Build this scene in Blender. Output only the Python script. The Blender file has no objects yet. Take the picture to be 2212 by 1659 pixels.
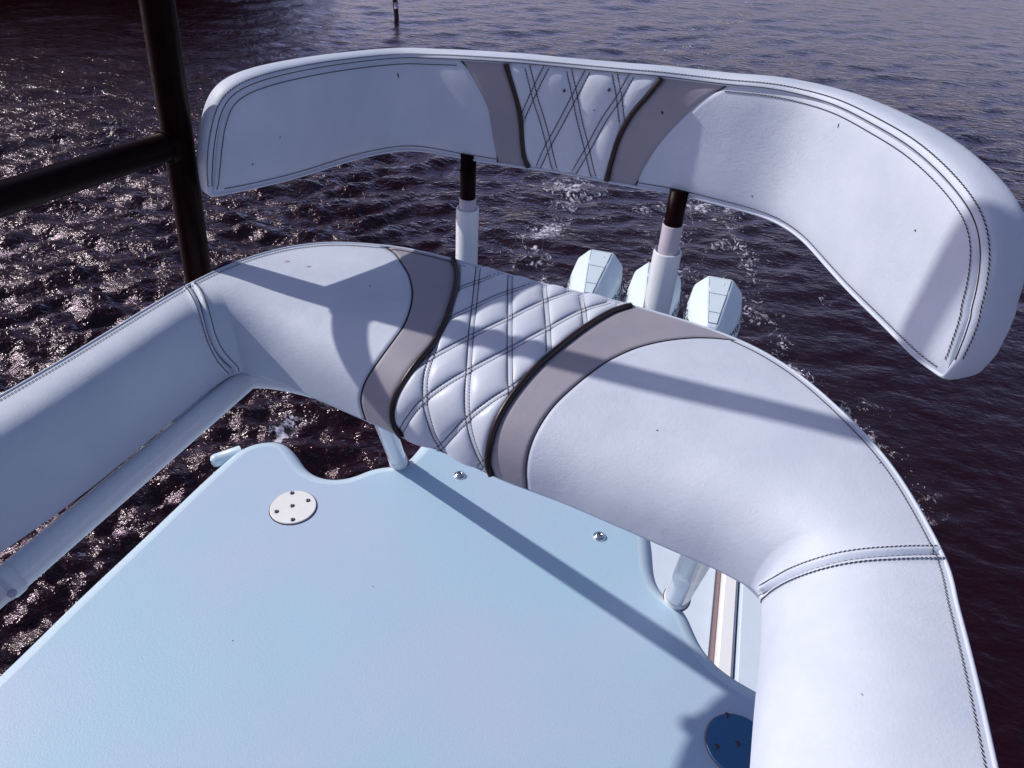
import bpy, bmesh, math, random
import numpy as np
from mathutils import Matrix, Vector

random.seed(7)
rng = np.random.default_rng(7)
SC = bpy.context.scene
COL = SC.collection
R = math.radians

# ------------------------------------------------------------------ camera
FW, FH, FPX = 2212.0, 1659.0, 1620.0          # survey sheet the outlines were measured on
_d = np.array([960 - 1106.0, -(3000 - 829.5), -FPX]); _d /= np.linalg.norm(_d)
_up = -_d
_fw = np.array([0, 0, -1.0]); _fw = _fw - _up * _fw.dot(_up); _fw /= np.linalg.norm(_fw)
_rt = np.cross(_fw, _up)
RM = np.array([_rt, _fw, _up])
CAM = np.array([0.0, 0.0, 5.6])               # 5.6 m above the water
cd = bpy.data.cameras.new('camera'); cam = bpy.data.objects.new('camera', cd); COL.objects.link(cam)
cd.sensor_width = 36.0; cd.lens = FPX / FW * 36.0
cd.clip_start = 0.02; cd.clip_end = 9000
m4 = Matrix([list(RM[0]) + [CAM[0]], list(RM[1]) + [CAM[1]], list(RM[2]) + [CAM[2]], [0, 0, 0, 1]])
cam.matrix_world = m4
SC.camera = cam

# ------------------------------------------------------------------ light
SUN_AZ, SUN_EL = -74.0, 38.0                  # left of the view, 38 degrees up
SUN = np.array([math.sin(R(SUN_AZ)) * math.cos(R(SUN_EL)), math.cos(R(SUN_AZ)) * math.cos(R(SUN_EL)), math.sin(R(SUN_EL))])
world = bpy.data.worlds.new("World"); SC.world = world; world.use_nodes = True
wn = world.node_tree.nodes; wl = world.node_tree.links
sky = wn.new('ShaderNodeTexSky'); sky.sky_type = 'NISHITA'; sky.sun_disc = False
sky.sun_elevation = R(SUN_EL); sky.sun_rotation = R(SUN_AZ)
sky.air_density = 1.0; sky.dust_density = 1.2; sky.ozone_density = 1.5
bg = wn['Background']; bg.inputs['Strength'].default_value = 0.108
tint = wn.new('ShaderNodeMix'); tint.data_type = 'RGBA'; tint.blend_type = 'MULTIPLY'; tint.inputs[0].default_value = 1.0
tint.inputs[7].default_value = (1.05, .93, 1.02, 1)
wl.new(sky.outputs[0], tint.inputs[6]); wl.new(tint.outputs[2], bg.inputs['Color'])
sl = bpy.data.lights.new('sun', 'SUN'); sl.energy = 3.75; sl.angle = R(0.9); sl.color = (1.0, 0.955, 0.88)
so = bpy.data.objects.new('sun', sl); COL.objects.link(so)
so.rotation_euler = Vector(SUN.tolist()).to_track_quat('Z', 'Y').to_euler()
vs = SC.view_settings
SC.display_settings.display_device = 'sRGB'
vs.view_transform = 'Standard'; vs.look = 'None'; vs.gamma = 1.0; vs.use_curve_mapping = False
vs.exposure = 0.0


def ray(x, y):
    c = np.array([x - FW / 2, -(y - FH / 2), -FPX]); w = RM @ c
    return w / np.linalg.norm(w)

def at(x, y, z):
    r = ray(x, y)
    return CAM + r * (z - CAM[2]) / r[2]

def proj(p):
    c = (np.asarray(p) - CAM) @ RM
    return np.stack([c[..., 0] / -c[..., 2] * FPX + FW / 2, -c[..., 1] / -c[..., 2] * FPX + FH / 2], -1)

def vert_z(xy, vy):
    """height on the vertical line over xy at which it shows at row vy"""
    lo, hi = 3.5, 5.58
    for _ in range(40):
        mid = (lo + hi) / 2
        if proj([xy[0], xy[1], mid])[1] > vy: lo = mid
        else: hi = mid
    return (lo + hi) / 2

# ------------------------------------------------------------------ helpers
def tag(o, label=None, cat=None, group=None, kind=None):
    if label: o['label'] = label
    if cat: o['category'] = cat
    if group: o['group'] = group
    if kind: o['kind'] = kind
    return o

def empty(name, loc=(0, 0, 0), label=None, cat=None, group=None):
    o = bpy.data.objects.new(name, None); COL.objects.link(o); o.location = loc
    o.empty_display_size = 0.1
    return tag(o, label, cat, group)

def link_mesh(name, verts, faces, mat, parent=None, smooth=True):
    me = bpy.data.meshes.new(name)
    v = np.asarray(verts, dtype=float)
    if parent is not None:
        v = v - np.array(WORLD_LOC.get(parent.name, (0, 0, 0)))
    me.from_pydata(v.tolist(), [], [tuple(int(i) for i in f) for f in faces])
    me.update()
    if smooth: me.polygons.foreach_set('use_smooth', [True] * len(me.polygons))
    me.materials.append(mat)
    o = bpy.data.objects.new(name, me); COL.objects.link(o)
    if parent is not None: o.parent = parent
    WORLD_LOC[o.name] = WORLD_LOC.get(parent.name, (0, 0, 0)) if parent is not None else (0, 0, 0)
    return o
WORLD_LOC = {}

def thing(name, loc, label, cat, group=None):
    o = empty(name, tuple(float(c) for c in loc), label, cat, group)
    WORLD_LOC[o.name] = tuple(float(c) for c in loc)
    return o

def grid_faces(n, m, closed_n=False, closed_m=False, off=0):
    f = []
    for i in range(n if closed_n else n - 1):
        i2 = (i + 1) % n
        for j in range(m if closed_m else m - 1):
            j2 = (j + 1) % m
            f.append((off + i * m + j, off + i2 * m + j, off + i2 * m + j2, off + i * m + j2))
    return f

def resample(P, n, closed=False):
    P = np.asarray(P, float)
    if closed: P = np.vstack([P, P[:1]])
    d = np.r_[0, np.cumsum(np.linalg.norm(np.diff(P, axis=0), axis=1))]
    t = np.linspace(0, d[-1], n + 1)[:-1] if closed else np.linspace(0, d[-1], n)
    return np.stack([np.interp(t, d, P[:, k]) for k in range(P.shape[1])], -1)

def catmull(P, n_per=12, t=None):
    P = np.asarray(P, float)
    Q = np.vstack([2 * P[0] - P[1], P, 2 * P[-1] - P[-2]])
    out = []
    for i in range(1, len(Q) - 2):
        p0, p1, p2, p3 = Q[i - 1], Q[i], Q[i + 1], Q[i + 2]
        for u in np.linspace(0, 1, n_per, endpoint=False):
            out.append(0.5 * ((2 * p1) + (-p0 + p2) * u + (2 * p0 - 5 * p1 + 4 * p2 - p3) * u * u + (-p0 + 3 * p1 - 3 * p2 + p3) * u ** 3))
    out.append(P[-1])
    return np.array(out)

def smooth_poly(P, n=80):
    P = np.asarray(P, float)
    if len(P) > 2: P = catmull(P, 10)
    return resample(P, n)

def tube(path, rad, seg=12, cap=True):
    """verts, faces of a tube along path; rad scalar or array"""
    P = np.asarray(path, float); n = len(P)
    rad = np.full(n, rad) if np.isscalar(rad) else np.asarray(rad)
    T = np.gradient(P, axis=0); T /= np.linalg.norm(T, axis=1)[:, None] + 1e-12
    a = np.array([0, 0, 1.0]) if abs(T[0][2]) < .9 else np.array([1.0, 0, 0])
    U = np.zeros_like(P); u = a - T[0] * a.dot(T[0]); u /= np.linalg.norm(u)
    for i in range(n):
        u = u - T[i] * u.dot(T[i]); u /= np.linalg.norm(u); U[i] = u
    V = np.cross(T, U)
    ang = np.linspace(0, 2 * np.pi, seg, endpoint=False)
    v = P[:, None] + rad[:, None, None] * (np.cos(ang)[None, :, None] * U[:, None] + np.sin(ang)[None, :, None] * V[:, None])
    v = v.reshape(-1, 3); f = grid_faces(n, seg, closed_m=True)
    f = [tuple(reversed(q)) for q in f]
    if cap:
        f.append(tuple(range(seg))); f.append(tuple(reversed([(n - 1) * seg + k for k in range(seg)])))
    return v, f

def add_parts(*parts):
    V, F, o = [], [], 0
    for v, f in parts:
        V.append(np.asarray(v, float)); F += [tuple(i + o for i in q) for q in f]; o += len(v)
    return np.vstack(V), F

def lathe(center, prof, seg=32, axis=(0, 0, 1.0)):
    """prof list of (radius, height)"""
    ax = Vector(axis).normalized(); q = Vector((0, 0, 1)).rotation_difference(ax)
    v = []
    for r_, h in prof:
        for k in range(seg):
            a = 2 * math.pi * k / seg
            p = q @ Vector((r_ * math.cos(a), r_ * math.sin(a), h)); v.append([p.x + center[0], p.y + center[1], p.z + center[2]])
    f = grid_faces(len(prof), seg, closed_m=True)
    f = [tuple(reversed(t)) for t in f]
    f.append(tuple((len(prof) - 1) * seg + k for k in range(seg)))
    return v, f

def poly_dist(P, L):
    """distance of points P (n,3) to polyline L (m,3)"""
    L = np.asarray(L); A = L[:-1]; D = L[1:] - A; dd = (D ** 2).sum(1) + 1e-14
    out = np.full(len(P), 1e9)
    for a, d, q in zip(A, D, dd):
        w = P - a; t = np.clip((w @ d) / q, 0, 1)
        e = w - t[:, None] * d; out = np.minimum(out, (e * e).sum(1))
    return np.sqrt(out)

# ------------------------------------------------------------------ materials
def new_mat(name):
    m = bpy.data.materials.new(name); m.use_nodes = True
    nt = m.node_tree; return m, nt, nt.nodes['Principled BSDF']

def N(nt, t, **k):
    n = nt.nodes.new(t)
    for a, b in k.items():
        if a.startswith('i_'): n.inputs[a[2:].replace('_', ' ')].default_value = b
        else: setattr(n, a, b)
    return n

def noise(nt, vec, scale, detail=3, rough=.5, dist=0):
    n = N(nt, 'ShaderNodeTexNoise'); n.inputs['Scale'].default_value = scale
    n.inputs['Detail'].default_value = detail; n.inputs['Roughness'].default_value = rough
    n.inputs['Distortion'].default_value = dist
    nt.links.new(vec, n.inputs['Vector']); return n

def ramp(nt, fac, stops):
    r = N(nt, 'ShaderNodeValToRGB'); cr = r.color_ramp
    while len(cr.elements) < len(stops): cr.elements.new(.5)
    for e, (p, c) in zip(cr.elements, stops):
        e.position = p; e.color = c if len(c) == 4 else (*c, 1)
    nt.links.new(fac, r.inputs['Fac']); return r

def bump(nt, height, strength, dist, prev=None):
    b = N(nt, 'ShaderNodeBump'); b.inputs['Strength'].default_value = strength; b.inputs['Distance'].default_value = dist
    nt.links.new(height, b.inputs['Height'])
    if prev is not None: nt.links.new(prev, b.inputs['Normal'])
    return b.outputs['Normal']

def vinyl(name, col, col2, rough=.48, wr=1.0):
    m, nt, b = new_mat(name)
    tc = N(nt, 'ShaderNodeTexCoord').outputs['Object']
    big = noise(nt, tc, 9, 4, .6)
    c = ramp(nt, big.outputs['Fac'], [(.35, col), (.7, col2)])
    nt.links.new(c.outputs[0], b.inputs['Base Color'])
    # grain cells + long creases
    vo = N(nt, 'ShaderNodeTexVoronoi'); vo.feature = 'DISTANCE_TO_EDGE'; vo.inputs['Scale'].default_value = 620
    nz = noise(nt, tc, 60, 3, .6)
    mx = N(nt, 'ShaderNodeMix'); mx.data_type = 'VECTOR'; mx.inputs['Factor'].default_value = .012
    nt.links.new(tc, mx.inputs[4]); nt.links.new(nz.outputs['Color'], mx.inputs[5]); nt.links.new(mx.outputs[1], vo.inputs['Vector'])
    n1 = bump(nt, vo.outputs['Distance'], .22 * wr, .0006)
    cr = noise(nt, tc, 34, 6, .62, 1.6)
    rg = ramp(nt, cr.outputs['Fac'], [(.47, (1, 1, 1)), (.5, (0, 0, 0)), (.53, (1, 1, 1))])
    mk = noise(nt, tc, 5.5, 2, .5); mr = ramp(nt, mk.outputs['Fac'], [(.50, (0, 0, 0)), (.64, (1, 1, 1))])
    iv = N(nt, 'ShaderNodeMath'); iv.operation = 'SUBTRACT'; iv.inputs[0].default_value = 1; nt.links.new(rg.outputs[0], iv.inputs[1])
    ml = N(nt, 'ShaderNodeMath'); ml.operation = 'MULTIPLY'; nt.links.new(iv.outputs[0], ml.inputs[0]); nt.links.new(mr.outputs[0], ml.inputs[1])
    b2 = N(nt, 'ShaderNodeBump'); b2.invert = True; b2.inputs['Strength'].default_value = .22 * wr; b2.inputs['Distance'].default_value = .0012
    nt.links.new(ml.outputs[0], b2.inputs['Height']); nt.links.new(n1, b2.inputs['Normal']); n2 = b2.outputs['Normal']
    wv = noise(nt, tc, 14, 3, .5, .5)
    n3 = bump(nt, wv.outputs['Fac'], .14 * wr, .008, n2)
    fine = noise(nt, tc, 260, 3, .6)
    n4 = bump(nt, fine.outputs['Fac'], .28 * wr, .0012, n3)
    nt.links.new(n4, b.inputs['Normal'])
    rr = ramp(nt, big.outputs['Fac'], [(.3, (rough - .05,) * 3), (.7, (rough + .1,) * 3)])
    nt.links.new(rr.outputs[0], b.inputs['Roughness'])
    b.inputs['Specular IOR Level'].default_value = .3
    return m

M_WHITE = vinyl('white_vinyl', (.50, .55, .66), (.57, .615, .72))
M_BACK = vinyl('white_vinyl_backrest', (.485, .535, .645), (.56, .60, .71))
M_TAUPE = vinyl('taupe_vinyl', (.285, .27, .325), (.33, .305, .355), .5, .7)
M_QUILT = vinyl('quilt_vinyl', (.55, .59, .70), (.60, .635, .73), .36, .7)

def plain(name, col, rough=.4, metal=0, spec=.5, nscale=0, nstr=.2, ndist=.001, var=0.0):
    m, nt, b = new_mat(name)
    b.inputs['Base Color'].default_value = (*col, 1); b.inputs['Roughness'].default_value = rough
    b.inputs['Metallic'].default_value = metal; b.inputs['Specular IOR Level'].default_value = spec
    tc = N(nt, 'ShaderNodeTexCoord').outputs['Object']
    if var:
        nz = noise(nt, tc, 7, 4, .6)
        c = ramp(nt, nz.outputs['Fac'], [(.3, tuple(x * (1 - var) for x in col)), (.7, tuple(min(1, x * (1 + var)) for x in col))])
        nt.links.new(c.outputs[0], b.inputs['Base Color'])
    if nscale:
        n_ = noise(nt, tc, nscale, 3, .6)
        nt.links.new(bump(nt, n_.outputs['Fac'], nstr, ndist), b.inputs['Normal'])
    return m

M_PIPING = plain('dark_piping', (.014, .003, .005), .38, nscale=300, nstr=.3)
M_THREAD = plain('dark_thread', (.016, .012, .022), .7)
M_BLACK = plain('black_tube', (.0065, .0007, .0011), .38, spec=.06, nscale=40, nstr=.08)
M_PIPE = plain('white_pipe', (.68, .71, .76), .16, nscale=25, nstr=.1, ndist=.003, var=.05)
M_COLLAR = plain('grey_collar', (.46, .42, .50), .5, nscale=60, nstr=.15, var=.06)
M_STEEL = plain('polished_steel', (.70, .70, .72), .16, 1.0, nscale=18, nstr=.06, ndist=.004, var=.04)
M_BRUSH = plain('bright_steel_plate', (.92, .90, .86), .38, .25, nscale=80, nstr=.1, var=.05)
M_SCREW = plain('screw_steel', (.09, .09, .13), .35, .9)
M_COWL = plain('cowl_paint', (.64, .73, .80), .28, nscale=30, nstr=.04, var=.03)
M_LINE = plain('panel_gap', (.12, .20, .30), .6)
M_LETTER = plain('lettering', (.02, .02, .035), .5)
M_HULL = plain('gelcoat', (.62, .70, .80), .3, nscale=14, nstr=.05, var=.03)
M_HULLB = plain('gelcoat_cap', (.84, .83, .84), .25, nscale=14, nstr=.05)
M_RUBBER = plain('rubber_gasket', (.02, .008, .01), .6)
M_PILE = plain('tarred_timber', (.02, .012, .014), .8, nscale=20, nstr=.5, ndist=.01)
M_SPOT = plain('mildew_spot', (.42, .30, .33), .6)
M_NICK = plain('nick', (.06, .05, .07), .7)

def deck_mat():
    m, nt, b = new_mat('nonskid_gelcoat')
    tc = N(nt, 'ShaderNodeTexCoord').outputs['Object']
    big = noise(nt, tc, 2.1, 3, .5)
    c = ramp(nt, big.outputs['Fac'], [(.38, (.385, .56, .69)), (.64, (.445, .54, .69))])
    sp = noise(nt, tc, 420, 2, .5)
    mx = N(nt, 'ShaderNodeMix'); mx.data_type = 'RGBA'; mx.blend_type = 'MULTIPLY'; mx.inputs[0].default_value = .35
    spr = ramp(nt, sp.outputs['Fac'], [(.32, (.62, .7, .8)), (.62, (1, 1, 1))])
    nt.links.new(c.outputs[0], mx.inputs[6]); nt.links.new(spr.outputs[0], mx.inputs[7])
    nt.links.new(mx.outputs[2], b.inputs['Base Color'])
    n1 = bump(nt, sp.outputs['Fac'], .38, .0011)
    g = noise(nt, tc, 160, 3, .6)
    n2 = bump(nt, g.outputs['Fac'], .24, .0016, n1)
    nt.links.new(n2, b.inputs['Normal'])
    b.inputs['Roughness'].default_value = .5
    return m
M_DECK = deck_mat()
M_LIP = plain('smooth_gelcoat', (.50, .63, .74), .3, nscale=30, nstr=.05)

# ------------------------------------------------------------------ surface class
class Surf:
    def __init__(self, G):
        self.G = G; self.n, self.m = G.shape[:2]
        ds = np.gradient(G, axis=0); dv = np.gradient(G, axis=1)
        nn = np.cross(ds, dv); nn /= np.linalg.norm(nn, axis=-1)[..., None] + 1e-12
        vd = CAM - G
        if (nn * vd).sum(-1)[self.n // 2, self.m // 3] < 0: nn = -nn
        self.Nn = nn
        self.px = proj(G)
        self.ok = (nn * (vd / np.linalg.norm(vd, axis=-1)[..., None])).sum(-1) > .02
    def _b(self, A, s, v):
        x = np.clip(np.asarray(s) * (self.n - 1), 0, self.n - 1.0001); y = np.clip(np.asarray(v) * (self.m - 1), 0, self.m - 1.0001)
        i = x.astype(int); j = y.astype(int); fx = (x - i)[..., None]; fy = (y - j)[..., None]
        return (A[i, j] * (1 - fx) + A[i + 1, j] * fx) * (1 - fy) + (A[i, j + 1] * (1 - fx) + A[i + 1, j + 1] * fx) * fy
    def p(self, s, v): return self._b(self.G, s, v)
    def nrm(self, s, v):
        q = self._b(self.Nn, s, v); return q / (np.linalg.norm(q, axis=-1)[..., None] + 1e-12)
    def locate(self, pts):
        out = []
        for x, y in pts:
            d = (self.px[..., 0] - x) ** 2 + (self.px[..., 1] - y) ** 2
            d = np.where(self.ok, d, d + 400)
            k = np.unravel_index(np.argmin(d), d.shape); i = min(max(k[0], 1), self.n - 2); j = min(max(k[1], 1), self.m - 2)
            Js = (self.px[i + 1, j] - self.px[i - 1, j]) / 2; Jv = (self.px[i, j + 1] - self.px[i, j - 1]) / 2
            M = np.array([Js, Jv]).T
            e = np.array([x, y]) - self.px[i, j]
            if abs(np.linalg.det(M)) > 1e-3:
                q = np.linalg.solve(M, e); q = np.clip(q, -2, 2)
            else: q = np.zeros(2)
            out.append((np.clip((i + q[0]) / (self.n - 1), 0, 1), np.clip((j + q[1]) / (self.m - 1), 0, 1)))
        return np.array(out)
    def trace(self, pts, n=60):
        return self.locate(smooth_poly(pts, n))

def boundary(sv, rows):
    """s as a function of v from a located trace"""
    o = np.argsort(sv[:, 1], kind='stable'); return np.interp(rows, sv[o, 1], sv[o, 0])

def stitch_mesh(surf, sv, disp=None, lift=.0008, rad=.0009, step=.0052, off=0.0, wav=.0004):
    """dashes of thread lying on the surface along the located line sv"""
    P = surf.p(sv[:, 0], sv[:, 1]); Nn = surf.nrm(sv[:, 0], sv[:, 1])
    T = np.gradient(P, axis=0); T /= np.linalg.norm(T, axis=1)[:, None] + 1e-12
    S = np.cross(T, Nn)
    P = P + S * off
    if disp is not None: P = P + Nn * disp(P, sv[:, 0], sv[:, 1])[:, None]
    P = P + Nn * lift
    d = np.r_[0, np.cumsum(np.linalg.norm(np.diff(P, axis=0), axis=1))]
    n = max(2, int(d[-1] / step)); V, F = [], []; o = 0
    ip = lambda A, t: np.array([np.interp(t, d, A[:, k]) for k in range(3)])
    for k in range(n):
        a, b = (k + .02) * step, (k + .93) * step
        if b > d[-1]: break
        pa, pb = ip(P, a), ip(P, b); nn = ip(Nn, (a + b) / 2); ss = ip(S, (a + b) / 2)
        pa = pa + ss * wav; pb = pb - ss * wav; mid = (pa + pb) / 2 + nn * rad * .5
        for q, r_ in ((pa, rad * .55), (mid, rad), (pb, rad * .55)):
            for c, s_ in ((1, 0), (0, 1), (-1, 0), (0, -1)): V.append(q + ss * r_ * c + nn * r_ * s_)
        F += grid_faces(3, 4, closed_m=True, off=o); F += [(o, o + 1, o + 2, o + 3), (o + 11, o + 10, o + 9, o + 8)]; o += 12
    return (np.array(V), F) if V else (np.zeros((0, 3)), [])

def panel(name, surf, s0, s1, rows, nseg, mat, parent, disp):
    """patch between two boundary functions"""
    a = np.linspace(0, 1, nseg)[:, None]
    s = s0[None] * (1 - a) + s1[None] * a; v = np.broadcast_to(rows[None], s.shape)
    P = surf.p(s, v); Nn = surf.nrm(s, v); Pf = P.reshape(-1, 3)
    D = disp(Pf, s.ravel(), v.ravel()); Pf = Pf + Nn.reshape(-1, 3) * D[:, None]
    f = grid_faces(nseg, len(rows))
    # orient towards the outside
    q = f[len(f) // 2]; nf = np.cross(Pf[q[1]] - Pf[q[0]], Pf[q[2]] - Pf[q[1]])
    if nf.dot(Nn.reshape(-1, 3)[q[0]]) < 0: f = [tuple(reversed(t)) for t in f]
    return link_mesh(name, Pf, f, mat, parent)

# ================================================================== WATER
def build_water():
    az = np.concatenate([np.linspace(-72, 72, 960), np.linspace(73, 287, 90)])
    az = np.radians(az)
    r = np.concatenate([np.geomspace(.9, 62, 640), np.geomspace(64, 6000, 46)])
    A, Rr = np.meshgrid(az, r, indexing='ij')
    X = (Rr * np.sin(A)).astype(np.float32); Y = (Rr * np.cos(A)).astype(np.float32); Z = np.zeros_like(X)
    g = np.random.default_rng(11)
    wind = R(152)                                    # ripples run towards the boat's quarter
    dr = np.gradient(r)
    spac = np.maximum(dr[None, :], (Rr * R(144 / 960)))
    sp_min = spac.min(0)
    for k in range(120):
        lam = math.exp(g.uniform(math.log(.10), math.log(2.4)))
        nj = int(np.searchsorted(sp_min, lam / 2.2))
        if nj < 4: continue
        x_, y_, s_ = X[:, :nj], Y[:, :nj], spac[:, :nj]
        th = wind + g.normal(0, .36 + .26 * (lam < .4)); kk = 2 * np.pi / lam
        amp = .0128 * lam ** .95 / (1 + (lam / .75) ** 2) * g.uniform(.4, 1.3)
        fade = np.clip((lam / s_ - 2.6) / 3.6, 0, 1)
        al = x_ * math.sin(th) + y_ * math.cos(th); ac = x_ * math.cos(th) - y_ * math.sin(th)
        ph = kk * al + g.uniform(0, 6.28) + g.uniform(.8, 2.2) * np.sin(kk * g.uniform(.08, .3) * ac + g.uniform(0, 6)) + 1.2 * np.sin(kk * g.uniform(.05, .14) * al + g.uniform(0, 6))
        Z[:, :nj] += amp * fade * (np.sin(ph) + .2 * np.cos(2 * ph))
    # calmer, churned wake lobe behind the engines
    W = 1 + 1.15 * np.clip((-X - .6) / 2.2, 0, 1) * np.clip((27 - Y) / 12, 0, 1) - .76 * np.clip((X + .2) / 1.5, 0, 1) * np.clip((16 - Y) / 8, 0, 1)
    Z *= W
    Z[:, r > 300] = 0
    v = np.stack([X, Y, Z], -1).reshape(-1, 3)
    f = grid_faces(len(az), len(r), closed_n=True)
    V = np.vstack([v, [[0, 0, 0]]]); c = len(v); m = len(r)
    f += [(i * m, c, ((i + 1) % len(az)) * m) for i in range(len(az))]
    me = bpy.data.meshes.new('water'); me.vertices.add(len(V)); me.vertices.foreach_set('co', V.ravel())
    quads = np.array([q for q in f if len(q) == 4]); tris = np.array([q for q in f if len(q) == 3])
    nl = quads.size + tris.size; me.loops.add(nl)
    me.loops.foreach_set('vertex_index', np.concatenate([quads.ravel(), tris.ravel()]))
    me.polygons.add(len(quads) + len(tris))
    st = np.concatenate([np.arange(len(quads)) * 4, len(quads) * 4 + np.arange(len(tris)) * 3])
    me.polygons.foreach_set('loop_start', st)
    me.polygons.foreach_set('use_smooth', np.ones(len(st), bool))
    me.update(calc_edges=True); me.validate(); print('water normal', me.polygons[5000].normal, me.polygons[-5].normal)

    m_, nt, b = new_mat('sea_water')
    geo = N(nt, 'ShaderNodeNewGeometry'); pos = geo.outputs['Position']
    # foam mask : streaks of a spreading wake, broken by noise
    sep = N(nt, 'ShaderNodeSeparateXYZ'); nt.links.new(pos, sep.inputs[0])
    def math_(op, a, b_=None, c_=None):
        n = N(nt, 'ShaderNodeMath'); n.operation = op
        for i, q in enumerate((a, b_, c_)):
            if q is None: continue
            if isinstance(q, (int, float)): n.inputs[i].default_value = q
            else: nt.links.new(q, n.inputs[i])
        return n.outputs[0]
    X_, Y_ = sep.outputs[0], sep.outputs[1]
    wob = noise(nt, pos, .55, 4, .6)
    wobv = math_('MULTIPLY', math_('SUBTRACT', wob.outputs['Fac'], .5), 1.9)
    def streak(pts, width, gain):
        """soft mask around the curve x(y) given by points (y, x)"""
        cv = N(nt, 'ShaderNodeFloatCurve'); mp = cv.mapping
        mp.use_clip = False
        c = mp.curves[0]
        ys = [p[0] for p in pts]; y0, y1 = ys[0], ys[-1]
        xs = [p[1] for p in pts]; x0, x1 = min(xs) - 1, max(xs) + 1
        while len(c.points) < len(pts): c.points.new(.5, .5)
        for q, (yy, xx) in zip(c.points, pts): q.location = ((yy - y0) / (y1 - y0), (xx - x0) / (x1 - x0)); q.handle_type = 'AUTO'
        mp.update()
        t = math_('DIVIDE', math_('SUBTRACT', Y_, y0), y1 - y0)
        nt.links.new(math_('MAXIMUM', math_('MINIMUM', t, 1.0), 0.0), cv.inputs['Value'])
        xc = math_('MULTIPLY_ADD', cv.outputs[0], x1 - x0, x0)
        d = math_('ABSOLUTE', math_('SUBTRACT', math_('ADD', X_, wobv), xc))
        w = math_('MULTIPLY_ADD', Y_, width[1], width[0])
        mk = math_('MAXIMUM', math_('SUBTRACT', 1.0, math_('DIVIDE', d, w)), 0.0)
        inr = math_('MULTIPLY', math_('GREATER_THAN', t, -.02), math_('LESS_THAN', t, 1.03))
        return math_('MULTIPLY', math_('MULTIPLY', mk, gain), inr)
    s1 = streak([(7.6, .0), (9, .0), (10.5, .25), (12, .5), (14, 1.0), (18, 2.2), (23, 4.0), (27, 5.3), (32, 7.4), (40, 11.5)], (.45, .052), .66)
    s2 = streak([(6.0, 4.1), (7.5, 4.0), (9, 3.8), (11, 3.7), (14, 4.2), (18, 5.3), (23, 7.2), (30, 10.5)], (.75, .030), .54)
    s3 = streak([(7.5, 2.2), (9, 2.3), (12, 2.5), (15, 3.2), (20, 5.0), (26, 7.6)], (2.2, .010), .50)
    s4 = streak([(4.6, -2.45), (5.2, -2.6), (5.8, -2.62), (6.6, -2.3)], (.17, .004), .75)
    cov = math_('MAXIMUM', math_('MAXIMUM', s1, s2), math_('MAXIMUM', s3, s4))
    cov = math_('MULTIPLY', cov, math_('MULTIPLY_ADD', math_('MAXIMUM', math_('MINIMUM', math_('DIVIDE', math_('SUBTRACT', Y_, 14.0), 8.0), 1.0), 0.0), -.26, 1.0))
    # foam lace: ridged warped noise at two scales
    mp_ = N(nt, 'ShaderNodeMapping'); mp_.inputs['Rotation'].default_value = (0, 0, R(-15)); mp_.inputs['Scale'].default_value = (1.25, .9, 1)
    nt.links.new(pos, mp_.inputs['Vector'])
    fn = noise(nt, mp_.outputs[0], 3.0, 7, .68, 1.1)
    fr = math_('SUBTRACT', 1.0, math_('MULTIPLY', math_('ABSOLUTE', math_('SUBTRACT', fn.outputs['Fac'], .5)), 7.5))
    fb = noise(nt, mp_.outputs[0], 9.5, 4, .7, .5)
    fm = noise(nt, mp_.outputs[0], .9, 3, .6)
    lace = math_('MULTIPLY', math_('MAXIMUM', fr, 0.0), fb.outputs['Fac'])
    lace = math_('MULTIPLY', lace, math_('MULTIPLY_ADD', fm.outputs['Fac'], 2.4, -.35))
    thr = math_('SUBTRACT', math_('ADD', lace, math_('MULTIPLY', cov, .70)), .74)
    foam = math_('MAXIMUM', math_('MINIMUM', math_('MULTIPLY', thr, 9.0), 1.0), 0.0)
    fk_ = N(nt, 'ShaderNodeTexVoronoi'); fk_.inputs['Scale'].default_value = 9.0; nt.links.new(mp_.outputs[0], fk_.inputs['Vector'])
    dots = math_('LESS_THAN', fk_.outputs['Distance'], math_('MULTIPLY_ADD', math_('MULTIPLY', cov, fm.outputs['Fac']), .78, -.085))
    foam = math_('MAXIMUM', foam, math_('MULTIPLY', dots, .85))
    foam = math_('MULTIPLY', foam, math_('GREATER_THAN', cov, .01))
    # faint aerated green-grey water in the wake
    aer = math_('MULTIPLY', cov, math_('MAXIMUM', math_('MULTIPLY_ADD', fm.outputs['Fac'], 1.6, -.4), 0.0))
    base = N(nt, 'ShaderNodeMix'); base.data_type = 'RGBA'
    base.inputs[6].default_value = (.0115, .0012, .0024, 1); base.inputs[7].default_value = (.030, .026, .030, 1)
    nt.links.new(aer, base.inputs[0])
    mix = N(nt, 'ShaderNodeMix'); mix.data_type = 'RGBA'; nt.links.new(foam, mix.inputs[0])
    nt.links.new(base.outputs[2], mix.inputs[6]); mix.inputs[7].default_value = (.60, .58, .68, 1)
    # capillary ripples
    m2 = N(nt, 'ShaderNodeMapping'); m2.inputs['Rotation'].default_value = (0, 0, R(28)); m2.inputs['Scale'].default_value = (.9, 1.5, 1)
    nt.links.new(pos, m2.inputs['Vector'])
    r1 = noise(nt, m2.outputs[0], 4.6, 4, .58, .15); r2 = noise(nt, m2.outputs[0], 14, 2, .5, .15); r3 = noise(nt, m2.outputs[0], 1.1, 3, .55, .2)
    def clamp01(q): return math_('MAXIMUM', math_('MINIMUM', q, 1.0), 0.0)
    left = clamp01(math_('DIVIDE', math_('SUBTRACT', -.5, X_), 3.0))
    left = math_('MULTIPLY', left, clamp01(math_('DIVIDE', math_('SUBTRACT', 27.0, Y_), 12.0)))
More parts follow.
